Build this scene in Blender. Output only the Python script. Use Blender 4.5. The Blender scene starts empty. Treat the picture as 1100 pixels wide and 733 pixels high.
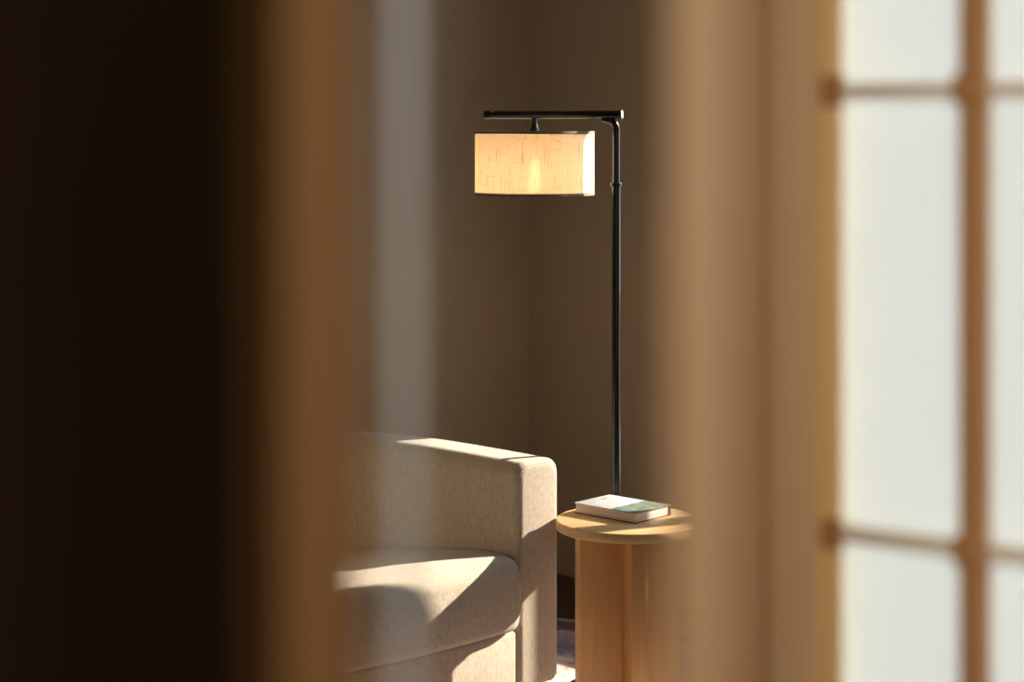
import bpy, bmesh, math, random
from mathutils import Vector, Matrix
random.seed(7)
SC = bpy.context.scene
COL = SC.collection
PI = math.pi

# ------------------------------------------------------------------ room frame
F = Vector((0.682, -0.731, 0)).normalized()      # along the right wall, into the room; the chair faces this way
S = Vector((-F.y * -1, 0, 0))                    # replaced below
S = Vector((F.y, -F.x, 0))                       # along the left wall, towards the viewer
CORNER = Vector((0.056, 6.196, 0))
CEIL = 3.15
SUN_TO = Vector((0.910, 0.4147, 0.50)).normalized()

# ------------------------------------------------------------------ helpers
def link(o, parent=None):
    COL.objects.link(o)
    if parent is not None:
        o.parent = parent
    return o

def mesh_obj(name, bm, mat, parent=None, smooth=True, angle=40):
    bmesh.ops.recalc_face_normals(bm, faces=bm.faces)
    me = bpy.data.meshes.new(name)
    bm.to_mesh(me); bm.free()
    if smooth:
        for p in me.polygons: p.use_smooth = True
        try: me.set_sharp_from_angle(angle=math.radians(angle))
        except Exception: pass
    if mat is not None:
        for m in (mat if isinstance(mat, (list, tuple)) else [mat]): me.materials.append(m)
    return link(bpy.data.objects.new(name, me), parent)

def root(name, loc, rz, label, cat, group=None):
    o = bpy.data.objects.new(name, None)
    o.empty_display_size = 0.05
    o.location = loc; o.rotation_euler = (0, 0, rz)
    o['label'] = label; o['category'] = cat
    if group: o['group'] = group
    return link(o)

def struct(o, label=None):
    o['kind'] = 'structure'
    if label: o['label'] = label
    return o

def add_box(bm, x0, x1, y0, y1, z0, z1, M=None, bevel=0.0, seg=2, mi=0):
    vs = [bm.verts.new((x, y, z)) for z in (z0, z1) for y in (y0, y1) for x in (x0, x1)]
    idx = [(0,1,3,2),(4,6,7,5),(0,4,5,1),(2,3,7,6),(0,2,6,4),(1,5,7,3)]
    fs = [bm.faces.new([vs[i] for i in f]) for f in idx]
    for f in fs: f.material_index = mi
    bmesh.ops.recalc_face_normals(bm, faces=fs)
    if bevel > 0:
        es = list({e for f in fs for e in f.edges})
        r = bmesh.ops.bevel(bm, geom=es, offset=bevel, segments=seg, affect='EDGES', profile=0.5)
        vs = list({v for f in r['faces'] for v in f.verts} | {v for v in vs if v.is_valid})
        allv = set(vs)
        # gather the connected island
        stack = list(allv)
        while stack:
            v = stack.pop()
            for e in v.link_edges:
                w = e.other_vert(v)
                if w not in allv:
                    allv.add(w); stack.append(w)
        vs = list(allv)
    if M is not None:
        for v in vs: v.co = M @ v.co
    return vs

def add_tube(bm, pts, radii, n=20, caps=True):
    """tube along pts (Vectors) with a radius per point"""
    rings = []
    up = Vector((0, 0, 1))
    prev = None
    for i, p in enumerate(pts):
        if i == 0: t = pts[1] - pts[0]
        elif i == len(pts) - 1: t = pts[-1] - pts[-2]
        else: t = (pts[i+1] - pts[i]).normalized() + (pts[i] - pts[i-1]).normalized()
        t.normalize()
        if prev is None:
            a = up.cross(t)
            if a.length < 1e-3: a = Vector((1, 0, 0)).cross(t)
            a.normalize()
        else:
            a = prev - t * prev.dot(t)
            a.normalize()
        prev = a
        b = t.cross(a)
        r = radii[i] if isinstance(radii, (list, tuple)) else radii
        rings.append([bm.verts.new(p + (a * math.cos(2*PI*k/n) + b * math.sin(2*PI*k/n)) * r) for k in range(n)])
    for i in range(len(rings) - 1):
        for k in range(n):
            bm.faces.new((rings[i][k], rings[i][(k+1) % n], rings[i+1][(k+1) % n], rings[i+1][k]))
    if caps:
        bm.faces.new(rings[0][::-1]); bm.faces.new(rings[-1])
    return rings

def add_lathe(bm, prof, n=64, cx=0, cy=0, close=False):
    """prof: list of (r, z)"""
    rings = []
    for r, z in prof:
        if r < 1e-6:
            rings.append([bm.verts.new((cx, cy, z))])
        else:
            rings.append([bm.verts.new((cx + r*math.cos(2*PI*k/n), cy + r*math.sin(2*PI*k/n), z)) for k in range(n)])
    m = len(rings)
    for i in range(m if close else m - 1):
        A, B = rings[i], rings[(i+1) % m]
        for k in range(n):
            a0, a1 = A[k % len(A)], A[(k+1) % len(A)]
            b0, b1 = B[k % len(B)], B[(k+1) % len(B)]
            vs = []
            for v in (a0, a1, b1, b0):
                if v not in vs: vs.append(v)
            if len(vs) >= 3: bm.faces.new(vs)

# ------------------------------------------------------------------ materials
class NT:
    def __init__(self, name):
        self.m = bpy.data.materials.new(name); self.m.use_nodes = True
        self.t = self.m.node_tree; self.t.nodes.clear()
        self.out = self.n('ShaderNodeOutputMaterial')
    def n(self, typ, **kw):
        nd = self.t.nodes.new(typ)
        for k, v in kw.items():
            if k.startswith('i_'):
                nd.inputs[k[2:].replace('_', ' ')].default_value = v
            else: setattr(nd, k, v)
        return nd
    def l(self, a, b): self.t.links.new(a, b)
    def ramp(self, fac, stops):
        r = self.n('ShaderNodeValToRGB')
        el = r.color_ramp.elements
        el[0].position, el[0].color = stops[0][0], (*stops[0][1], 1)
        el[1].position, el[1].color = stops[-1][0], (*stops[-1][1], 1)
        for p, c in stops[1:-1]:
            e = el.new(p); e.color = (*c, 1)
        self.l(fac, r.inputs['Fac']); return r.outputs['Color']
    def coords(self, scale=(1, 1, 1), rot=(0, 0, 0)):
        tc = self.n('ShaderNodeTexCoord'); mp = self.n('ShaderNodeMapping')
        mp.inputs['Scale'].default_value = scale; mp.inputs['Rotation'].default_value = rot
        self.l(tc.outputs['Object'], mp.inputs['Vector']); return mp.outputs['Vector']
    def noise(self, vec, scale, detail=4, rough=0.55, dist=0):
        nd = self.n('ShaderNodeTexNoise')
        nd.inputs['Scale'].default_value = scale; nd.inputs['Detail'].default_value = detail
        nd.inputs['Roughness'].default_value = rough; nd.inputs['Distortion'].default_value = dist
        self.l(vec, nd.inputs['Vector']); return nd.outputs['Fac']
    def math(self, op, a, b):
        nd = self.n('ShaderNodeMath', operation=op)
        for i, v in enumerate((a, b)):
            if isinstance(v, (int, float)): nd.inputs[i].default_value = v
            else: self.l(v, nd.inputs[i])
        return nd.outputs[0]
    def mix(self, fac, a, b, mode='MIX'):
        nd = self.n('ShaderNodeMix', data_type='RGBA', blend_type=mode)
        for key, v in ((0, fac), (6, a), (7, b)):
            if isinstance(v, (int, float)): nd.inputs[key].default_value = v
            elif isinstance(v, tuple): nd.inputs[key].default_value = (*v, 1)
            else: self.l(v, nd.inputs[key])
        return nd.outputs[2]
    def bump(self, h, strength, dist=0.002):
        b = self.n('ShaderNodeBump'); b.inputs['Strength'].default_value = strength
        b.inputs['Distance'].default_value = dist; self.l(h, b.inputs['Height']); return b.outputs['Normal']
    def principled(self, color, rough=0.5, metal=0.0, normal=None, spec=0.5, **kw):
        p = self.n('ShaderNodeBsdfPrincipled')
        if isinstance(color, tuple): p.inputs['Base Color'].default_value = (*color, 1)
        else: self.l(color, p.inputs['Base Color'])
        if isinstance(rough, (int, float)): p.inputs['Roughness'].default_value = rough
        else: self.l(rough, p.inputs['Roughness'])
        p.inputs['Metallic'].default_value = metal
        p.inputs['Specular IOR Level'].default_value = spec
        for k, v in kw.items(): p.inputs[k.replace('_', ' ')].default_value = v
        if normal is not None: self.l(normal, p.inputs['Normal'])
        self.l(p.outputs[0], self.out.inputs['Surface'])
        return p

def mat_plain(name, c, rough=0.5, metal=0, spec=0.5, var=0.06, scale=20, bump=0.0):
    t = NT(name); v = t.coords(); f = t.noise(v, scale)
    c0 = tuple(x*(1-var) for x in c); c1 = tuple(min(1, x*(1+var)) for x in c)
    col = t.ramp(f, [(0.3, c0), (0.7, c1)])
    nrm = t.bump(t.noise(v, scale*8), bump) if bump else None
    t.principled(col, rough, metal, nrm, spec); return t.m

def mat_wall(name, c):
    t = NT(name); v = t.coords()
    a = t.noise(v, 1.3, 3); b = t.noise(v, 160, 3)
    col = t.ramp(a, [(0.3, tuple(x*0.96 for x in c)), (0.7, tuple(x*1.03 for x in c))])
    t.principled(col, 0.85, 0, t.bump(b, 0.15, 0.001), 0.2); return t.m

def mat_wood(name, c_dark, c_light, axis='z', rough=0.45, gs=1.0):
    t = NT(name)
    sc = {'x': (1.2, 22, 22), 'y': (22, 1.2, 22), 'z': (22, 22, 1.2)}[axis]
    v = t.coords(tuple(s*gs for s in sc))
    a = t.noise(v, 1.0, 6, 0.6, 0.6); b = t.noise(v, 7.0, 3, 0.6)
    h = t.math('ADD', t.math('MULTIPLY', a, 0.75), t.math('MULTIPLY', b, 0.25))
    mid = tuple((p+q)/2 for p, q in zip(c_dark, c_light))
    col = t.ramp(h, [(0.32, c_dark), (0.5, mid), (0.66, c_light)])
    t.principled(col, rough, 0, t.bump(h, 0.08, 0.001), 0.35); return t.m

def mat_fabric(name, c, scale=1.0, vert=True):
    t = NT(name)
    tc = t.n('ShaderNodeTexCoord')
    def cs(s):
        mp = t.n('ShaderNodeMapping'); mp.inputs['Scale'].default_value = s
        t.l(tc.outputs['Object'], mp.inputs['Vector']); return mp.outputs['Vector']
    slub = t.noise(cs((420, 420, 45)), scale, 3, 0.6)          # upright yarns
    weft = t.noise(cs((60, 60, 500)), scale, 3, 0.6)
    blot = t.noise(cs((1, 1, 1)), 9, 3)
    fine = t.noise(cs((1, 1, 1)), 700, 2)
    h = t.math('ADD', t.math('MULTIPLY', slub, 0.6), t.math('MULTIPLY', weft, 0.4))
    dk = tuple(x*0.72 for x in c); lt = tuple(min(1, x*1.18) for x in c)
    col = t.ramp(h, [(0.36, dk), (0.5, c), (0.64, lt)])
    col = t.mix(t.math('MULTIPLY', blot, 0.16), col, tuple(x*0.8 for x in c))
    hh = t.math('ADD', h, t.math('MULTIPLY', fine, 0.4))
    p = t.principled(col, 0.95, 0, t.bump(hh, 0.55, 0.002), 0.15)
    p.inputs['Sheen Weight'].default_value = 0.25
    p.inputs['Sheen Roughness'].default_value = 0.5
    return t.m

M = {}
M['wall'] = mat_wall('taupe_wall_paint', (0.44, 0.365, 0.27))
M['ceiling'] = mat_wall('ceiling_paint', (0.62, 0.57, 0.5))
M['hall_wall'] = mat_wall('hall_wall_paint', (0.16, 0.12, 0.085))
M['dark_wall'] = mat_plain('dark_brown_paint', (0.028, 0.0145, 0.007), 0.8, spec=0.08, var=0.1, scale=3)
M['floor'] = mat_wood('dark_floor_boards', (0.030, 0.013, 0.008), (0.062, 0.030, 0.018), 'x', 0.35, 0.5)
M['door_wood'] = mat_wood('brown_door_wood', (0.112, 0.052, 0.010), (0.136, 0.065, 0.013), 'z', 0.7)
M['casing_tan'] = mat_wood('tan_casing_wood', (0.30, 0.192, 0.104), (0.335, 0.218, 0.12), 'z', 0.55)
M['casing_pale'] = mat_wood('pale_casing_wood', (0.70, 0.48, 0.28), (0.76, 0.53, 0.32), 'z', 0.55)
M['casing_red'] = mat_wood('reddish_casing_wood', (0.62, 0.37, 0.20), (0.67, 0.40, 0.22), 'z', 0.55)
M['casing_lit'] = mat_wood('lit_casing_wood', (0.84, 0.57, 0.25), (0.88, 0.61, 0.28), 'z', 0.5)  # glow of light through the panes is put into this golden tone
M['muntin'] = mat_wood('muntin_wood', (0.46, 0.24, 0.10), (0.52, 0.28, 0.125), 'z', 0.5)
M['level_bar'] = mat_wood('washed_bar_wood', (0.80, 0.72, 0.60), (0.86, 0.78, 0.66), 'x', 0.5)  # bar wood paled to imitate the bright wash of the frosted glass
M['window_white'] = mat_plain('window_frame_paint', (0.66, 0.58, 0.46), 0.5)
M['fabric'] = mat_fabric('oatmeal_linen_weave', (0.435, 0.38, 0.31))
M['piping'] = mat_fabric('oatmeal_piping', (0.38, 0.34, 0.27))
M['maple'] = mat_wood('pale_maple', (0.58, 0.38, 0.18), (0.70, 0.50, 0.27), 'x', 0.38)
M['maple_up'] = mat_wood('upright_maple', (0.55, 0.31, 0.125), (0.67, 0.41, 0.185), 'z', 0.42)
M['maple_end'] = mat_wood('maple_edge', (0.74, 0.52, 0.27), (0.86, 0.64, 0.36), 'z', 0.42)
def mat_bronze():
    t = NT('dark_bronze_metal'); f = t.noise(t.coords(), 30)
    p = t.principled(t.ramp(f, [(0.3, (0.012, 0.013, 0.013)), (0.7, (0.018, 0.018, 0.017))]), 0.26, 0.0, None, 0.3)
    p.inputs['Coat Weight'].default_value = 0.15; p.inputs['Coat Roughness'].default_value = 0.12
    return t.m
M['bronze'] = mat_bronze()
M['nickel'] = mat_plain('pale_cap_metal', (0.55, 0.50, 0.44), 0.45, 0.2, 0.5)
M['steel'] = mat_plain('satin_pale_metal', (0.37, 0.40, 0.43), 0.5, 0.15, 0.5, var=0.03)
M['foot'] = mat_plain('dark_wood_foot', (0.05, 0.03, 0.02), 0.5)
M['trim_band'] = mat_fabric('shade_trim', (0.30, 0.23, 0.17))
M['cover_dark'] = mat_plain('book_board', (0.10, 0.045, 0.03), 0.6)

def mat_pages():
    t = NT('book_pages'); v = t.coords((1, 1, 1))
    mp = t.coords((6, 6, 900)); l = t.noise(mp, 1.0, 2); p = t.noise(v, 30, 2)
    col = t.ramp(l, [(0.35, (0.62, 0.53, 0.47)), (0.65, (0.82, 0.74, 0.69))])
    t.principled(col, 0.9, 0, t.bump(l, 0.3, 0.0006), 0.1); return t.m
M['pages'] = mat_pages()

def mat_cover():
    # pale cover with a teal picture on the end nearest the room; object x runs along the long side
    t = NT('book_cover'); tc = t.n('ShaderNodeTexCoord'); sp = t.n('ShaderNodeSeparateXYZ')
    t.l(tc.outputs['Object'], sp.inputs[0])
    f = t.noise(tc.outputs['Object'], 45, 4, 0.6, 0.5)
    pale = t.ramp(f, [(0.35, (0.46, 0.50, 0.56)), (0.6, (0.60, 0.63, 0.66))])
    teal = t.ramp(f, [(0.35, (0.10, 0.17, 0.17)), (0.5, (0.17, 0.23, 0.19)), (0.65, (0.34, 0.34, 0.26))])
    edge = t.math('ADD', sp.outputs[0], t.math('MULTIPLY', f, 0.01))
    m = t.math('LESS_THAN', edge, 0.083)
    col = t.mix(m, pale, teal)
    t.principled(col, 0.28, 0, None, 0.5); return t.m
M['cover'] = mat_cover()
M['ink'] = mat_plain('cover_print', (0.16, 0.19, 0.14), 0.5)

def mat_shade():
    t = NT('linen_lampshade')
    tc = t.n('ShaderNodeTexCoord')
    g = t.n('ShaderNodeSeparateXYZ'); t.l(tc.outputs['Object'], g.inputs[0])
    ang = t.math('ARCTAN2', g.outputs[1], g.outputs[0])
    cb = t.n('ShaderNodeCombineXYZ'); t.l(ang, cb.inputs[0]); t.l(g.outputs[2], cb.inputs[2])
    def cs(s):
        mp = t.n('ShaderNodeMapping'); mp.inputs['Scale'].default_value = s
        t.l(cb.outputs[0], mp.inputs['Vector']); return mp.outputs['Vector']
    a = t.noise(cs((46, 1, 14)), 1.0, 2, 0.5)       # upright slubs
    b = t.noise(cs((3.4, 1, 330)), 1.0, 2, 0.5)       # level slubs
    fine = t.noise(cs((160, 1, 900)), 1.0, 2, 0.5)
    sa = t.ramp(a, [(0.30, (0.66, 0.61, 0.54)), (0.42, (1, 1, 1))])
    sb = t.ramp(b, [(0.30, (0.74, 0.69, 0.62)), (0.42, (1, 1, 1))])
    base = t.ramp(fine, [(0.3, (0.80, 0.77, 0.72)), (0.7, (0.93, 0.91, 0.88))])
    c = t.mix(1.0, base, sa, 'MULTIPLY'); c = t.mix(0.8, c, sb, 'MULTIPLY')
    d = t.n('ShaderNodeBsdfDiffuse'); t.l(c, d.inputs['Color'])
    tr = t.n('ShaderNodeBsdfTranslucent')
    warm = t.mix(1.0, c, (0.95, 0.80, 0.62), 'MULTIPLY'); t.l(warm, tr.inputs['Color'])
    mx = t.n('ShaderNodeMixShader'); mx.inputs[0].default_value = 0.42
    t.l(d.outputs[0], mx.inputs[1]); t.l(tr.outputs[0], mx.inputs[2])
    pin = t.n('ShaderNodeBsdfTransparent'); m2 = t.n('ShaderNodeMixShader'); m2.inputs[0].default_value = 0.0045
    t.l(mx.outputs[0], m2.inputs[1]); t.l(pin.outputs[0], m2.inputs[2])
    t.l(m2.outputs[0], t.out.inputs['Surface']); return t.m
M['shade'] = mat_shade()

def mat_bulb():
    t = NT('warm_bulb'); e = t.n('ShaderNodeEmission')
    e.inputs['Color'].default_value = (1.0, 0.66, 0.33, 1); e.inputs['Strength'].default_value = BULB
    t.l(e.outputs[0], t.out.inputs['Surface']); return t.m

def mat_frost():
    t = NT('frosted_white_glass'); f = t.noise(t.coords(), 3.0, 2)
    col = t.ramp(f, [(0.3, (0.59, 0.665, 0.73)), (0.7, (0.61, 0.685, 0.75))])
    d = t.n('ShaderNodeBsdfDiffuse'); d.inputs['Color'].default_value = (0.8, 0.8, 0.78, 1)
    tr = t.n('ShaderNodeBsdfTranslucent'); t.l(col, tr.inputs['Color'])
    mx = t.n('ShaderNodeMixShader'); mx.inputs[0].default_value = 0.56
    t.l(d.outputs[0], mx.inputs[1]); t.l(tr.outputs[0], mx.inputs[2])
    gl = t.n('ShaderNodeBsdfGlossy'); gl.inputs['Roughness'].default_value = 0.25
    m2 = t.n('ShaderNodeMixShader'); m2.inputs[0].default_value = 0.03
    t.l(mx.outputs[0], m2.inputs[1]); t.l(gl.outputs[0], m2.inputs[2])
    t.l(m2.outputs[0], t.out.inputs['Surface']); return t.m

def mat_clear():
    t = NT('clear_window_glass')
    a = t.n('ShaderNodeBsdfTransparent'); g = t.n('ShaderNodeBsdfGlossy'); g.inputs['Roughness'].default_value = 0.02
    mx = t.n('ShaderNodeMixShader'); mx.inputs[0].default_value = 0.05
    t.l(a.outputs[0], mx.inputs[1]); t.l(g.outputs[0], mx.inputs[2])
    t.l(mx.outputs[0], t.out.inputs['Surface']); return t.m

def mat_rug():
    t = NT('faded_oriental_rug'); tc = t.n('ShaderNodeTexCoord'); sp = t.n('ShaderNodeSeparateXYZ')
    t.l(tc.outputs['Object'], sp.inputs[0])
    # y = distance in from the far border
    n1 = t.noise(tc.outputs['Object'], 26, 5, 0.65, 1.2); n2 = t.noise(tc.outputs['Object'], 60, 4, 0.6)
    yy = t.math('ADD', sp.outputs[1], t.math('MULTIPLY', t.math('SUBTRACT', n1, 0.5), 0.05))
    s = t.math('DIVIDE', yy, 0.9)
    band = t.ramp(s, [(0.0, (0.42, 0.34, 0.30)), (0.022, (0.42, 0.34, 0.30)), (0.03, (0.12, 0.07, 0.10)), (0.13, (0.15, 0.09, 0.12)),
                      (0.14, (0.40, 0.33, 0.34)), (0.24, (0.30, 0.25, 0.30)), (0.31, (0.14, 0.15, 0.21)),
                      (0.40, (0.34, 0.30, 0.34)), (0.43, (0.62, 0.55, 0.52)), (0.50, (0.62, 0.42, 0.38)), (0.6, (0.70, 0.62, 0.55))])
    motif = t.ramp(n1, [(0.40, (0.30, 0.30, 0.45)), (0.47, (1.0, 0.95, 0.95)), (0.56, (1.25, 0.95, 0.95)), (0.66, (0.70, 0.66, 0.85))])
    c = t.mix(0.8, band, motif, 'MULTIPLY')
    c = t.mix(t.math('MULTIPLY', n2, 0.12), c, (0.5, 0.45, 0.42))
    t.principled(c, 0.95, 0, t.bump(n2, 0.5, 0.003), 0.1); return t.m

# ------------------------------------------------------------------ light levels
BULB = 88.0
SUN_E = 19.0
SKY = 4.4
FILL_W = 18.0
FILL_E = 27.0
EXPO = 0.0

# ------------------------------------------------------------------ setting: walls
WT = 0.12
def wall_mat(a, b):
    d = (b - a).normalized()
    return Matrix.Translation(a) @ Matrix(((d.x, -d.y, 0, 0), (d.y, d.x, 0, 0), (0, 0, 1, 0), (0, 0, 0, 1)))

def wall_strip(name, a, b, mat, openings=(), out=1, z0=0, z1=CEIL, th=WT):
    """wall from a to b, opened at (t0,t1,z0,z1); thickness goes to the left (out=1) or right (out=-1) of a->b"""
    L = (b - a).length; Mx = wall_mat(a, b); bm = bmesh.new()
    y0, y1 = (0, th) if out > 0 else (-th, 0)
    t = 0
    for o0, o1, oz0, oz1 in sorted(openings):
        if o0 > t: add_box(bm, t, o0, y0, y1, z0, z1, Mx)
        if oz0 > z0: add_box(bm, o0, o1, y0, y1, z0, oz0, Mx)
        if oz1 < z1: add_box(bm, o0, o1, y0, y1, oz1, z1, Mx)
        t = o1
    if t < L: add_box(bm, t, L, y0, y1, z0, z1, Mx)
    return struct(mesh_obj(name, bm, mat, smooth=False))

LW_END = CORNER + S * 8.2
RW_END = CORNER + F * 8.2
def slab(name, z0, z1, mat):
    o = 0.10
    pts = [CORNER - S * o * 0 + Vector((0, 0.14, 0)), LW_END + Vector((-0.14, 0, 0)), Vector((LW_END.x - 0.14, -1.84, 0)),
           Vector((RW_END.x + 0.14, -1.84, 0)), RW_END + Vector((0.14, 0, 0))]
    bm = bmesh.new(); n = len(pts)
    lo = [bm.verts.new((p.x, p.y, z0)) for p in pts]; hi = [bm.verts.new((p.x, p.y, z1)) for p in pts]
    bm.faces.new(lo[::-1]); bm.faces.new(hi)
    for k in range(n): bm.faces.new((lo[k], lo[(k+1) % n], hi[(k+1) % n], hi[k]))
    return struct(mesh_obj(name, bm, mat, smooth=False))
slab('floor', -0.08, 0.0, M['floor'])['label'] = 'dark brown wooden floor'
slab('ceiling', CEIL, CEIL + 0.08, M['ceiling'])
wall_strip('wall_left', CORNER + S * 0.0, LW_END, M['wall'], out=-1)
WINS = [(1.095, 1.748, 0.40, 2.20), (1.785, 1.99, 0.40, 2.20), (4.00, 5.10, 1.8, 3.08)]
wall_strip('wall_right', CORNER - F * 0.2, RW_END, M['wall'],
           [(a + 0.2, b + 0.2, c, d) for a, b, c, d in WINS], out=1)
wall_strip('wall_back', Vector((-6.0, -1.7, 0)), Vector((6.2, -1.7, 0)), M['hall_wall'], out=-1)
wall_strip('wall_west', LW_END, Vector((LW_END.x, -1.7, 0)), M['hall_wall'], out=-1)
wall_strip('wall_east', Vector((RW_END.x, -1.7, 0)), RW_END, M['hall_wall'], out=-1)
# partition between the hall and the room
PL = Vector((-0.2475, 1.80, 0))
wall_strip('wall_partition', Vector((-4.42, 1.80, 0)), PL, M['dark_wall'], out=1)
# right of the doorway: casing, sidelight, wall
P_HR = Vector((0.2385, 2.07, 0))      # hinge of the right leaf, px ~785
P_S0 = Vector((0.364, 2.05, 0))       # left edge of the glass, px ~905
SD = Vector((0.172, -0.120, 0)).normalized()
P_S1 = P_S0 + SD * 0.93
P_E = Vector((4.70, 1.42, 0))
wall_strip('wall_front', P_S1, P_E, M['hall_wall'], out=1)
wall_strip('wall_lintel', PL + Vector((0, 0, 2.30)), Vector((P_HR.x, P_HR.y, 2.30)), M['hall_wall'], out=1, z0=0, z1=CEIL - 2.30)
# baseboards of the room
for nm, a, b, out in (('baseboard_left', CORNER, LW_END, 1), ):
    pass

# ------------------------------------------------------------------ windows of the right wall (out of frame, sized for the daylight; last one added to backlight the frosted panes)
def side_window(idx, t0, t1, z0, z1, bars=()):
    a = CORNER + F * t0; b = CORNER + F * t1
    Mx = wall_mat(a, b); L = t1 - t0
    bm = bmesh.new(); fw = 0.012
    add_box(bm, 0, fw, 0.03, 0.08, z0, z1, Mx); add_box(bm, L - fw, L, 0.03, 0.08, z0, z1, Mx)
    add_box(bm, fw, L - fw, 0.03, 0.08, z0, z0 + fw, Mx); add_box(bm, fw, L - fw, 0.03, 0.08, z1 - fw, z1, Mx)
    fr = struct(mesh_obj('window_%d' % idx, bm, M['window_white'], smooth=False), 'unseen pale framed window in the right wall')
    bm = bmesh.new(); add_box(bm, fw, L - fw, 0.053, 0.057, z0 + fw, z1 - fw, Mx)
    mesh_obj('pane', bm, M['clear'], fr, smooth=False)
M['clear'] = mat_clear()
for i, w in enumerate(WINS): side_window(i + 2, *w)
bm = bmesh.new(); add_box(bm, 0.012, 0.461, 0.035, 0.075, 0.56, 0.955, wall_mat(CORNER + F * WINS[0][0], CORNER + F * WINS[0][1]), bevel=0.004)  # unseen panel added to keep low sun off the chair's arm front
mesh_obj('sun_blocker_panel', bm, M['window_white'], bpy.data.objects['window_2'], angle=30)

# ------------------------------------------------------------------ foreground left: dark partition end and open leaf
def slab_between(name, a, b, th, z0, z1, mat, parent=None, side=1, bevel=0.004):
    Mx = wall_mat(a, b); L = (b - a).length; bm = bmesh.new()
    y0, y1 = (0, th) if side > 0 else (-th, 0)
    add_box(bm, 0, L, y0, y1, z0, z1, Mx, bevel=bevel)
    return mesh_obj(name, bm, mat, parent, smooth=True, angle=30)

A0 = Vector((-0.2475, 1.79, 0)); A1 = Vector((-0.0745, 0.93, 0))
d1 = (A1 - A0).normalized(); n1 = Vector((-d1.y, d1.x, 0))     # n1 points right (+x)
leaf = struct(slab_between('door_1', A0, A1, 0.041, 0.01, 2.28, M['door_wood'], side=-1, bevel=0.006),
              'brown wooden door leaf swung open on the left')
if n1.x < 0: n1 = -n1
hp = A1 - d1 * 0.03 + n1 * 0.0255
bm = bmesh.new()
add_tube(bm, [Vector((hp.x, hp.y, z)) for z in (0.35, 0.36, 2.05, 2.06)], [0.0034, 0.0045, 0.0045, 0.0034], 20)
hd = mesh_obj('pull_handle', bm, M['steel'], leaf); hd['label'] = 'long slim pale metal pull bar'
for z in (0.42, 2.0):
    bm = bmesh.new(); q = A1 - d1 * 0.03
    add_tube(bm, [Vector((q.x, q.y, z)) - n1 * 0.004, Vector((hp.x, hp.y, z))], 0.005, 16)
    mesh_obj('handle_bracket', bm, M['steel'], hd)

# foreground right: open leaf, casing, glazed sidelight
B0 = Vector((0.190, 2.06, 0)); B1 = Vector((0.0795, 0.97, 0))
leaf2 = struct(slab_between('door_2', B0, B1, 0.036, 0.01, 2.28, M['casing_tan'], side=1, bevel=0.006),
               'tan wooden door leaf swung open on the right')
cd = (P_S0 - P_HR); cl = cd.length; cdn = cd.normalized()
def cas(u0, u1, y0, y1, mat, name, parent=None, z1=2.6):
    Mx = wall_mat(P_HR, P_S0); bm = bmesh.new(); add_box(bm, u0, u1, y0, y1, 0, z1, Mx, bevel=0.004)
    return mesh_obj(name, bm, mat, parent, smooth=True, angle=30)
tr = struct(cas(-0.045, 0.044, 0.0, 0.11, M['casing_red'], 'trim_1'), 'reddish brown door casing between open leaf and glazing')
cas(0.044, 0.098, -0.012, 0.11, M['casing_pale'], 'casing_board', tr)
cas(0.098, cl, -0.004, 0.11, M['casing_lit'], 'casing_bead', tr)

WMx = wall_mat(P_S0, P_S1)
SL = (P_S1 - P_S0).length
pane_w = (Vector((0.479, 1.955, 0)) - P_S0).length   # to the first upright bar
zrow = lambda py, D: 1.45 - (py - 141) * D / 2000.0
z_hi = zrow(97.5, 2.05); z_lo = zrow(573, 2.05); dz = z_hi - z_lo
rows = [z_lo + dz * k for k in range(-3, 3) if 0.2 < z_lo + dz * k < 2.35]
bm = bmesh.new()
add_box(bm, 0, SL, 0.0, 0.04, 0.0, 0.12, WMx, bevel=0.003); add_box(bm, 0, SL, 0.0, 0.04, 2.42, 2.60, WMx, bevel=0.003)
add_box(bm, SL - 0.03, SL, 0.0, 0.04, 0.12, 2.42, WMx, bevel=0.003)
side = struct(mesh_obj('window_1', bm, M['muntin'], angle=30), 'glazed panel with wooden bars and white frosted panes')
ups = []
u = pane_w
while u < SL - 0.06: ups.append(u); u += pane_w + 0.012
for u in ups:
    bm = bmesh.new(); add_box(bm, u - 0.0135, u + 0.0135, -0.006, 0.030, 0.12, 2.42, WMx, bevel=0.003)
    mesh_obj('upright_bar', bm, M['muntin'], side, angle=30)
for z in rows:
    bm = bmesh.new(); add_box(bm, -0.022, SL - 0.03, -0.010, 0.026, z - 0.0072, z + 0.0072, WMx, bevel=0.003)
    lb = mesh_obj('level_bar', bm, M['level_bar'], side, angle=30); bm = bmesh.new()
    # square blocks where the bars cross
    for u in ups: add_box(bm, u - 0.019, u + 0.019, -0.014, 0.0, z - 0.016, z + 0.016, WMx, bevel=0.004)
    add_box(bm, -0.026, 0.004, -0.014, 0.0, z - 0.018, z + 0.018, WMx, bevel=0.004)  # end block stands in for the bar's shadow on the lit casing
    mesh_obj('joint_and_shadow_block', bm, M['muntin'], lb, angle=30)
M['frost'] = mat_frost()
cols = [0.0] + ups + [SL - 0.03]; rws = [0.12] + rows + [2.42]
for i in range(len(cols) - 1):
    for j in range(len(rws) - 1):
        bm = bmesh.new()
        x0 = cols[i] + (0.0135 if i else -0.02); x1 = cols[i+1] - (0.0135 if i < len(cols) - 2 else 0)
        add_box(bm, x0, x1, 0.016, 0.020, rws[j] + 0.0, rws[j+1] - 0.0, WMx)
        for f in [f for f in bm.faces if f.normal.length > 0]:
            pass
        mesh_obj('pane', bm, M['frost'], side, smooth=False)
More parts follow.
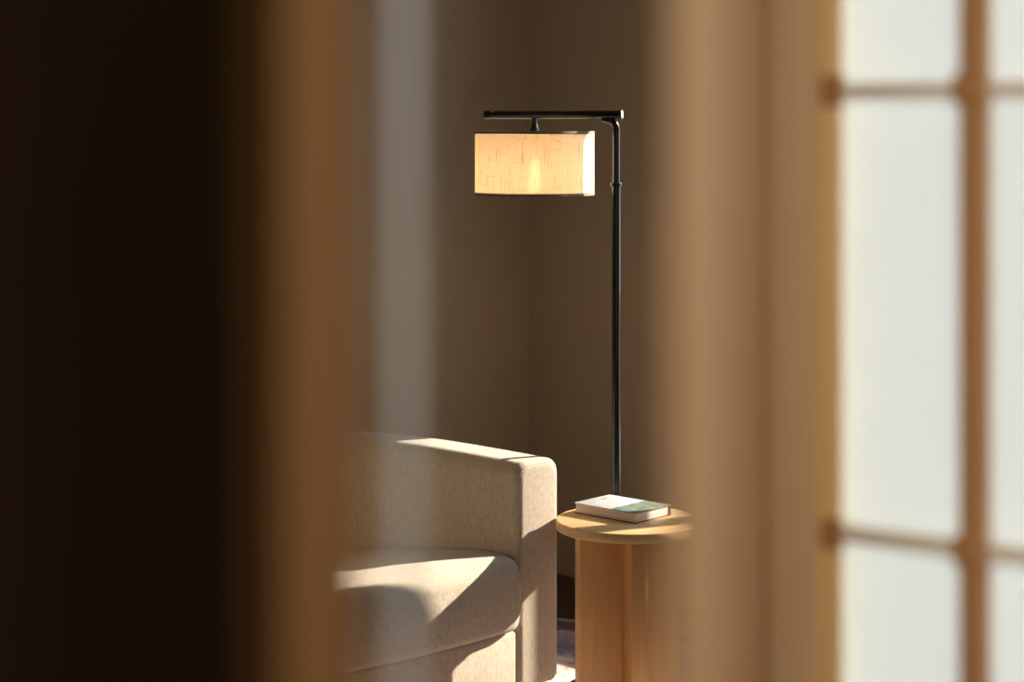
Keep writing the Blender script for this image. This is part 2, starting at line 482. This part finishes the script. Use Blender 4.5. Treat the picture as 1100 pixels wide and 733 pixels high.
# head above the glazing and casing
wall_strip('wall_head', Vector((P_HR.x, P_HR.y, 2.60)), Vector((P_S0.x, P_S0.y, 2.60)), M['hall_wall'], out=1, z1=CEIL - 2.60)
wall_strip('wall_transom', Vector((P_S0.x, P_S0.y, 2.60)), Vector((P_S1.x, P_S1.y, 2.60)), M['hall_wall'], out=1, z1=CEIL - 2.60)

# ------------------------------------------------------------------ rug
EDGE = Vector((0.165, 5.50, 0)); rd = Vector((0.92, -0.39, 0)).normalized()
rug_rot = math.atan2(-rd.y, -rd.x)          # object +y then points towards the viewer
bm = bmesh.new()
nx, ny = 40, 40
WA, WB, LEN = -0.93, 0.54, 2.0
g = [[bm.verts.new((WA + (WB-WA)*i/nx, LEN*j/ny, 0.008 + 0.0006*math.sin(i*1.7)*math.cos(j*1.3))) for i in range(nx+1)] for j in range(ny+1)]
for j in range(ny):
    for i in range(nx): bm.faces.new((g[j][i], g[j][i+1], g[j+1][i+1], g[j+1][i]))
gg = bmesh.ops.extrude_face_region(bm, geom=list(bm.faces))
for v in [e for e in gg['geom'] if isinstance(e, bmesh.types.BMVert)]: v.co.z = 0.0005
rug = mesh_obj('rug', bm, mat_rug(), smooth=False)
rug.location = EDGE; rug.rotation_euler = (0, 0, rug_rot)
rug['label'] = 'faded purple and pink patterned rug on the dark floor behind the side table'
rug['category'] = 'rug'

# ------------------------------------------------------------------ armchair
CH0 = Vector((0.1197, 4.65, 0))                       # outer front corner of the far arm
CW, CD, AT = 0.868, 0.828, 0.144
Z0, Z1 = 0.078, 0.636
mid = CH0 + S * (CW / 2)
# chair frame: local x towards the near arm, local y towards the back
ch_rot = math.atan2(S.y, S.x)
chair = root('armchair', (mid.x, mid.y, 0), ch_rot,
             'oatmeal linen barrel armchair with rounded arms and thick seat cushion', 'armchair')
# S rotated by +90 deg must be -F
loc_y = Vector((-math.sin(ch_rot), math.cos(ch_rot), 0))
YS = 1 if loc_y.dot(-F) > 0 else -1
NEXP = 3.2
def u_path(n=120, inset=0.0):
    """U-shaped path, from the far arm front, round the back, to the near arm front (x, y) with outward normals"""
    a, b = CW / 2, CD
    pts = []
    for i in range(n + 1):
        th = PI * i / n
        c, s_ = math.cos(th), math.sin(th)
        x = -a * math.copysign(abs(c) ** (2 / NEXP), c); y = b * abs(s_) ** (2 / NEXP)
        pts.append(Vector((x, y)))
    # resample evenly
    d = [0]
    for i in range(1, len(pts)): d.append(d[-1] + (pts[i] - pts[i-1]).length)
    out = []; k = 0; m = 110
    for j in range(m + 1):
        t = d[-1] * j / m
        while k < len(d) - 2 and d[k+1] < t: k += 1
        f = (t - d[k]) / max(1e-9, d[k+1] - d[k])
        out.append(pts[k].lerp(pts[k+1], f))
    res = []
    for j, p in enumerate(out):
        q0 = out[max(0, j-1)]; q1 = out[min(m, j+1)]
        tg = (q1 - q0).normalized()
        if j == 0: tg = Vector((0, 1))
        if j == m: tg = Vector((0, -1))
        nr = Vector((-tg.y, tg.x))        # outward (left of travel)
        res.append((p - nr * inset, nr, tg))
    return res
path = u_path()
def ring_profile(th, z0, z1, r_top, r_bot, shrink=0.0, n=8):
    """closed profile (offset inward from the outer face, z)"""
    pts = []
    a0, a1 = shrink, th - shrink
    zz0, zz1 = z0 + shrink, z1 - shrink
    rt = max(0.001, r_top - shrink * 0.5); rb = max(0.001, r_bot - shrink * 0.5)
    for (cx, cz, r, s0) in ((a0 + rb, zz0 + rb, rb, PI), (a1 - rb, zz0 + rb, rb, 1.5*PI), (a1 - rt, zz1 - rt, rt, 0), (a0 + rt, zz1 - rt, rt, 0.5*PI)):
        for k in range(n + 1):
            t = s0 + 0.5 * PI * k / n
            pts.append((cx + r * math.cos(t), cz + r * math.sin(t)))
    return pts
bm = bmesh.new(); rings = []
def ring_at(p, nr, tg, shrink, push):
    """push>0 moves the ring forward out of the arm"""
    vs = []
    for (o, z) in ring_profile(AT, Z0, Z1, 0.034, 0.022, shrink):
        q = p - nr * o + tg * push
        vs.append(bm.verts.new((q.x, q.y * YS, z)))
    return vs
RF = 0.020
p0, nr0, tg0 = path[0]; pe, nre, tge = path[-1]
for k in range(7):                                     # rounded front edge of the far arm
    t = 0.5 * PI * (1 - k / 6)
    rings.append(ring_at(p0, nr0, tg0, RF * (1 - math.cos(t)), RF * (1 - math.sin(t))))
for j in range(2, len(path) - 2): rings.append(ring_at(*path[j], 0, 0))
for k in range(7):
    t = 0.5 * PI * k / 6
    rings.append(ring_at(pe, nre, tge, RF * (1 - math.cos(t)), -RF * (1 - math.sin(t))))
m = len(rings[0])
for i in range(len(rings) - 1):
    for k in range(m): bm.faces.new((rings[i][k], rings[i][(k+1) % m], rings[i+1][(k+1) % m], rings[i+1][k]))
bm.faces.new(rings[0]); bm.faces.new(rings[-1][::-1])
shell = mesh_obj('arm_and_back_shell', bm, M['fabric'], chair, angle=60)
# welt along the front panels
for (p, nr, tg, sg) in ((p0, nr0, tg0, -1), (pe, nre, tge, 1)):
    bm = bmesh.new(); loop = ring_profile(AT, Z0, Z1, 0.034, 0.022, 0.0095, 6)
    pts = []
    for (o, z) in loop + loop[:1]:
        q = p - nr * o + tg * ((0.0048) if sg < 0 else -0.0048)
        pts.append(Vector((q.x, q.y * YS, z)))
    add_tube(bm, pts, 0.0022, 8, caps=False)
    mesh_obj('piping', bm, M['piping'], shell)

# seat cushion: D-shaped outline with a domed top
inner = u_path(inset=AT + 0.004)
outl = []
for j, (p, nr, tg) in enumerate(inner):
    if 3 <= j <= len(inner) - 4: outl.append(Vector((p.x, p.y)))
hx = CW / 2 - AT - 0.001
FRONT = -0.026; CR = 0.034
def arc(cx, cy, r, t0, t1, n=8): return [Vector((cx + r*math.cos(t0 + (t1-t0)*k/n), cy + r*math.sin(t0 + (t1-t0)*k/n))) for k in range(n+1)]
outl = [q for q in outl if q.y > FRONT + CR + 0.01]
fr = []
fr += arc(hx - CR, FRONT + CR, CR, 0, -PI/2)
nst = 24
for k in range(1, nst):
    f = k / nst; x = (hx - CR) * (1 - 2*f); fr.append(Vector((x, FRONT - 0.014 * math.sin(PI * f))))
fr += arc(-hx + CR, FRONT + CR, CR, -PI/2, -PI)
outl = outl + fr
cc = Vector((0, 0.33))
def crown(x, y):
    ex = max(0, 1 - (abs(x) / 0.29) ** 2.6); ey = max(0, 1 - (abs(y - 0.26) / 0.30) ** 2.4)
    return 0.010 * ex ** 0.7 * (ey ** 0.7) - 0.15 * max(0.0, y - 0.10)
ZB, ZT = 0.231, 0.411
prof = []
RR = 0.040
for f in (0.0, 0.3, 0.6, 0.8): prof.append((f, None, ZB))
for k in range(0, 7):
    t = -PI/2 + 0.5*PI*k/6; prof.append(('e', 0.030 * (1 - math.cos(t)), ZB + 0.030 * (1 + math.sin(t))))
for k in range(0, 4):
    prof.append(('e', 0.0 - 0.006*math.sin(PI*(k+1)/5), ZB + 0.03 + (ZT - RR - ZB - 0.03) * (k + 1) / 5))
for k in range(0, 10):
    t = 0.5*PI*k/9; prof.append(('e', RR * (1 - math.cos(t)), ZT - RR + RR * math.sin(t)))
for f in (0.78, 0.7, 0.6, 0.5, 0.4, 0.3, 0.2, 0.1, 0.0): prof.append((f, None, ZT))
bm = bmesh.new(); rings = []
def inset_pt(q, e):
    d = q - cc; L = d.length
    return cc + d * ((L - e) / L)
for a, e, z in prof:
    if a == 'e': vs2 = [inset_pt(q, e) for q in outl]
    else: vs2 = [cc + (q - cc) * a for q in outl]
    if a == 0.0:
        cz = z + (crown(cc.x, cc.y) if z == ZT else 0)
        rings.append([bm.verts.new((cc.x, cc.y * YS, cz))]); continue
    r = []
    for q in vs2:
        zz = z
        if z > ZT - RR: zz = z + crown(q.x, q.y) * min(1, (z - (ZT - RR)) / RR)
        r.append(bm.verts.new((q.x, q.y * YS, zz)))
    rings.append(r)
for i in range(len(rings) - 1):
    A, B = rings[i], rings[i+1]; m = max(len(A), len(B))
    for k in range(m):
        vs = []
        for v in (A[k % len(A)], A[(k+1) % len(A)], B[(k+1) % len(B)], B[k % len(B)]):
            if v not in vs: vs.append(v)
        if len(vs) > 2: bm.faces.new(vs)
cush = mesh_obj('seat_cushion', bm, M['fabric'], chair, angle=80)
bm = bmesh.new()                                   # seam along the lower edge of the cushion
pts = [Vector((inset_pt(q, 0.016).x, inset_pt(q, 0.016).y * YS, ZB + 0.006)) for q in fr]
add_tube(bm, pts, 0.003, 8)
mesh_obj('cushion_seam', bm, M['piping'], cush)

def ybox(bm, x0, x1, y0, y1, z0, z1, **k):
    ya, yb = sorted((y0 * YS, y1 * YS)); add_box(bm, x0, x1, ya, yb, z0, z1, **k)
bm = bmesh.new(); ybox(bm, -hx - 0.002, hx + 0.002, 0.004, 0.10, Z0 + 0.003, ZB - 0.003, bevel=0.010, seg=3)
mesh_obj('front_rail', bm, M['fabric'], chair)
bm = bmesh.new(); ybox(bm, -hx, hx, 0.10, 0.52, Z0 + 0.02, ZB - 0.006)
mesh_obj('seat_deck', bm, M['fabric'], chair, smooth=False)
for x in (-0.27, 0.27):
    for y in (0.10, 0.56):
        bm = bmesh.new(); add_lathe(bm, [(0, 0.009), (0.020, 0.009), (0.028, Z0 + 0.012), (0, Z0 + 0.012)], 24, x, y * YS)
        mesh_obj('leg', bm, M['foot'], chair)

# ------------------------------------------------------------------ side table
TC = Vector((0.283, 4.56, 0)); TR = 0.175; TZ = 0.50; TT = 0.0235
table = root('side_table', (TC.x, TC.y, 0), math.radians(15),
             'round pale maple side table on a cross-shaped base beside the armchair', 'side table')
bm = bmesh.new()
add_lathe(bm, [(0, TZ - TT), (TR - 0.002, TZ - TT), (TR, TZ - TT + 0.002), (TR, TZ - 0.0025), (TR - 0.0008, TZ - 0.0008), (TR - 0.0025, TZ), (0, TZ)], 128)
mesh_obj('tabletop', bm, M['maple'], table, angle=50)
LH, LT = 0.128, 0.021           # half length, half thickness of the base boards
for k in range(4):
    if k == 1: continue
    ang = PI / 2 * k
    Mx = Matrix.Rotation(ang, 4, 'Z')
    bm = bmesh.new(); add_box(bm, LT + 0.0003 if k % 2 else -LT + 0.0, 0.092 if k == 3 else LH, -LT, LT, 0.009, TZ - TT, None, bevel=0.0016)
    for v in bm.verts: v.co = Mx @ v.co
    if k == 2: pass
    mesh_obj('base_board', bm, M['maple_up'], table, angle=30)

# ------------------------------------------------------------------ book
N0 = Vector((0.299, 4.499, 0)); bl = 0.194; bw = 0.139; bh = 0.0265
ld = Vector((-0.144, 0.130, 0)).normalized(); wd = Vector((ld.y, -ld.x, 0))
rz = math.atan2(ld.y, ld.x)
# local x along the long side away from the near corner, local y is -wd
book = root('book', (N0.x, N0.y, TZ), rz, 'hardback book with pale and teal cover lying on the side table', 'book')
bm = bmesh.new(); cv = 0.0022
add_box(bm, 0.003, bl - 0.003, -bw + 0.004, -0.003, cv, bh - cv, bevel=0.0006)
mesh_obj('page_block', bm, M['pages'], book, angle=30)
bm = bmesh.new(); add_box(bm, 0, bl, -bw, 0, bh - cv, bh, bevel=0.0007)
fc = mesh_obj('front_cover', bm, M['cover'], book, angle=30); fc['label'] = 'pale front cover with a teal end'
bm = bmesh.new(); add_box(bm, 0, bl, -bw, 0, 0.0003, cv, bevel=0.0007); mesh_obj('back_cover', bm, M['cover_dark'], book, angle=30)
bm = bmesh.new(); add_box(bm, 0, bl, -bw - 0.002, -bw + 0.0035, 0.0003, bh, bevel=0.0015); mesh_obj('spine', bm, M['cover_dark'], book, angle=30)
bm = bmesh.new()
for i, (x, w) in enumerate(((0.172, 0.030), (0.164, 0.018))):
    for k in range(5): add_box(bm, x, x + 0.0032, -0.075 - w*k/5 - w/7, -0.075 - w*k/5, bh - 0.0001, bh + 0.0002)
mesh_obj('cover_print', bm, M['ink'], fc, smooth=False)

# ------------------------------------------------------------------ floor lamp
M['bulb'] = mat_bulb()
LP = Vector((0.266, 4.752, 0))                     # pole
arm_dir = Vector((-0.955, 0.297, 0)).normalized() # from the pole towards the shade
lamp = root('floor_lamp', LP, math.atan2(arm_dir.y, arm_dir.x),
            'dark bronze floor lamp with drum linen shade hanging from a level arm', 'lamp')
# local x runs from the pole along the arm
bm = bmesh.new(); add_lathe(bm, [(0, 0.009), (0.125, 0.009), (0.130, 0.012), (0.130, 0.026), (0.126, 0.030), (0.02, 0.034), (0.016, 0.045), (0, 0.045)], 72)
mesh_obj('base', bm, M['bronze'], lamp)
zr = lambda py: 1.45 - (py - 141) * 4.765 / 2000.0
BARZ = zr(123.2)
zc = zr(199)
bm = bmesh.new(); add_tube(bm, [Vector((0, 0, 0.03)), Vector((0, 0, zc))], 0.0108, 28); mesh_obj('pole', bm, M['bronze'], lamp)
bm = bmesh.new(); add_lathe(bm, [(0, zc - 0.002), (0.0142, zc - 0.002), (0.0150, zc), (0.0150, zc + 0.005), (0.0142, zc + 0.007), (0, zc + 0.007)], 32)
mesh_obj('collar', bm, M['bronze'], lamp)
bm = bmesh.new()
zt = zr(139)
pts = [Vector((0, 0, zc)), Vector((0, 0, zt))]
up_top = BARZ - 0.014
R = 0.022
for k in range(1, 9):
    t = 0.5 * PI * k / 8
    pts.append(Vector((R * (1 - math.cos(t)), 0, zt + (up_top - zt) * math.sin(t))))
pts.append(Vector((0.035, 0, up_top + 0.003)))
add_tube(bm, pts, 0.0092, 24); up = mesh_obj('upper_pole', bm, M['bronze'], lamp)
bm = bmesh.new(); add_tube(bm, [Vector((0, 0, zt - 0.004)), Vector((0, 0, zt + 0.002))], 0.0104, 24); mesh_obj('joint_ring', bm, M['bronze'], up)
x_a, x_b = -0.014, 0.350
bm = bmesh.new(); add_tube(bm, [Vector((x_a, 0, BARZ)), Vector((x_a + 0.001, 0, BARZ)), Vector((x_b, 0, BARZ))], [0.0098, 0.0108, 0.0108], 28)
bar = mesh_obj('arm', bm, M['bronze'], lamp, angle=30)
for (x0, x1) in ((x_a - 0.001, x_a + 0.010), (x_b - 0.020, x_b + 0.003)):
    bm = bmesh.new(); add_tube(bm, [Vector((x0, 0, BARZ)), Vector((x0 + 0.001, 0, BARZ)), Vector((x1 - 0.001, 0, BARZ)), Vector((x1, 0, BARZ))], [0.0106, 0.0118, 0.0118, 0.0106], 28)
    mesh_obj('end_cap', bm, M['bronze'], bar, angle=30)
bm = bmesh.new(); add_tube(bm, [Vector((x_a - 0.0026, 0, BARZ)), Vector((x_a - 0.0020, 0, BARZ)), Vector((x_a + 0.002, 0, BARZ))], [0.0098, 0.0108, 0.0108], 28)
cf = mesh_obj('cap_disc', bm, M['nickel'], bar, angle=30); cf['label'] = 'pale metal disc on the arm end'
# shade position: px 574
def at_px(px):     # distance along the arm whose image column is px
    best = min((abs(550 + 2000 * (LP.x + arm_dir.x * s) / (LP.y + arm_dir.y * s) - px), s) for s in [i * 0.0005 for i in range(900)])
    return best[1]
sx = at_px(574.3); Ds = LP.y + arm_dir.y * sx
zs = lambda py: 1.45 - (py - 141) * Ds / 2000.0
SR = 64.0 * Ds / 2000.0
ST, SB = zs(141.3), zs(209.0)
stem_top = BARZ - 0.008
bm = bmesh.new(); add_lathe(bm, [(0, stem_top), (0.0075, stem_top), (0.0078, BARZ - 0.016), (0.0066, BARZ - 0.020), (0.0085, BARZ - 0.027), (0.0115, BARZ - 0.036), (0.0115, ST - 0.006), (0.0175, ST - 0.010), (0.0175, ST - 0.074), (0, ST - 0.074)], 36, sx, 0)
mesh_obj('socket', bm, M['bronze'], lamp)
bm = bmesh.new(); add_lathe(bm, [(0.018, ST - 0.0085), (SR - 0.002, ST - 0.0085), (SR - 0.002, ST - 0.0065), (0.018, ST - 0.0065)], 96, sx, 0, close=True)  # disc added so sun cannot enter through the open shade top
mesh_obj('sun_stop_disc', bm, M['shade'], lamp, angle=30)
# drum of linen (thin but with real thickness)
seg = 160
bm = bmesh.new(); add_lathe(bm, [(SR, SB), (SR, ST)], seg)
sh = mesh_obj('lamp_shade', bm, M['shade'], lamp, angle=60); sh.location = (sx, 0, 0)
for z0_, z1_ in ((SB - 0.001, SB + 0.0062), (ST - 0.0062, ST + 0.001)):
    bm = bmesh.new(); add_lathe(bm, [(SR - 0.0012, z0_), (SR + 0.0010, z0_), (SR + 0.0010, z1_), (SR - 0.0012, z1_)], seg, close=True)
    mesh_obj('shade_trim', bm, M['trim_band'], sh, angle=30)
bm = bmesh.new()
for k in range(3):
    a = 2 * PI * k / 3 + 0.3
    add_tube(bm, [Vector((0.016*math.cos(a), 0.016*math.sin(a), ST - 0.012)), Vector(((SR-0.0012)*math.cos(a), (SR-0.0012)*math.sin(a), ST - 0.004))], 0.0016, 8)
mesh_obj('shade_spider', bm, M['bronze'], sh)
bz = ST - 0.074
bm = bmesh.new()
prof_b = [(0, bz - 0.082)] + [(0.019 * math.sin(t), bz - 0.063 - 0.019 * math.cos(t)) for t in [0.2 + k * 0.2 for k in range(11)]] + [(0.0105, bz - 0.022), (0.010, bz + 0.001), (0, bz + 0.001)]
add_lathe(bm, prof_b, 40, sx, 0)
mesh_obj('light_bulb', bm, M['bulb'], lamp)

# ------------------------------------------------------------------ light
w = bpy.data.worlds.new('sky'); SC.world = w; w.use_nodes = True
bg = w.node_tree.nodes['Background']; bg.inputs[0].default_value = (0.74, 0.87, 1.0, 1); bg.inputs[1].default_value = SKY
sun = bpy.data.lights.new('sun', 'SUN'); sun.energy = SUN_E; sun.angle = math.radians(0.6); sun.color = (1.0, 0.86, 0.68)
so = bpy.data.objects.new('sun', sun); link(so)
so.rotation_euler = SUN_TO.to_track_quat('Z', 'Y').to_euler()
for t0, t1, z0, z1 in WINS:                    # sampling portals in the window openings
    L = bpy.data.lights.new('window_portal', 'AREA'); L.shape = 'RECTANGLE'; L.size = t1 - t0; L.size_y = z1 - z0
    L.cycles.is_portal = True
    o = bpy.data.objects.new('window_portal', L); link(o)
    c = CORNER + F * ((t0 + t1) / 2) - S * (WT + 0.02); o.location = (c.x, c.y, (z0 + z1) / 2)
    o.rotation_euler = (-S).to_track_quat('Z', 'Y').to_euler()
for px_, pw_ in ((-0.45, FILL_W), (0.70, FILL_E)):      # two added warm fill lights behind the viewer, brightening the doors and casing
    hl = bpy.data.lights.new('foreground_fill', 'AREA'); hl.shape = 'DISK'; hl.size = 0.5; hl.energy = pw_; hl.color = (1.0, 0.84, 0.66)
    ho = bpy.data.objects.new('foreground_fill', hl); link(ho); ho.location = (px_, -0.9, 1.75)
    ho.rotation_euler = (Vector((0, -1, 0.25))).to_track_quat('Z', 'Y').to_euler()

# ------------------------------------------------------------------ camera
cam = bpy.data.cameras.new('camera'); co = bpy.data.objects.new('camera', cam); link(co)
co.location = (0, 0, 1.45); co.rotation_euler = (PI / 2, 0, 0)
cam.sensor_width = 36; cam.sensor_fit = 'HORIZONTAL'; cam.lens = 36 * 2000 / 1100
cam.shift_y = -(366.5 - 141) / 1100.0
cam.clip_start = 0.02
cam.dof.use_dof = True; cam.dof.focus_distance = 4.66; cam.dof.aperture_fstop = 1.63
SC.camera = co
vs = SC.view_settings
vs.view_transform = 'Standard'; vs.look = 'None'; vs.gamma = 1; vs.use_curve_mapping = False; vs.exposure = EXPO
cy = SC.cycles
cy.use_denoising = True
cy.max_bounces = 10; cy.diffuse_bounces = 6; cy.transparent_max_bounces = 8
cy.sample_clamp_indirect = 6; cy.caustics_reflective = False; cy.caustics_refractive = False
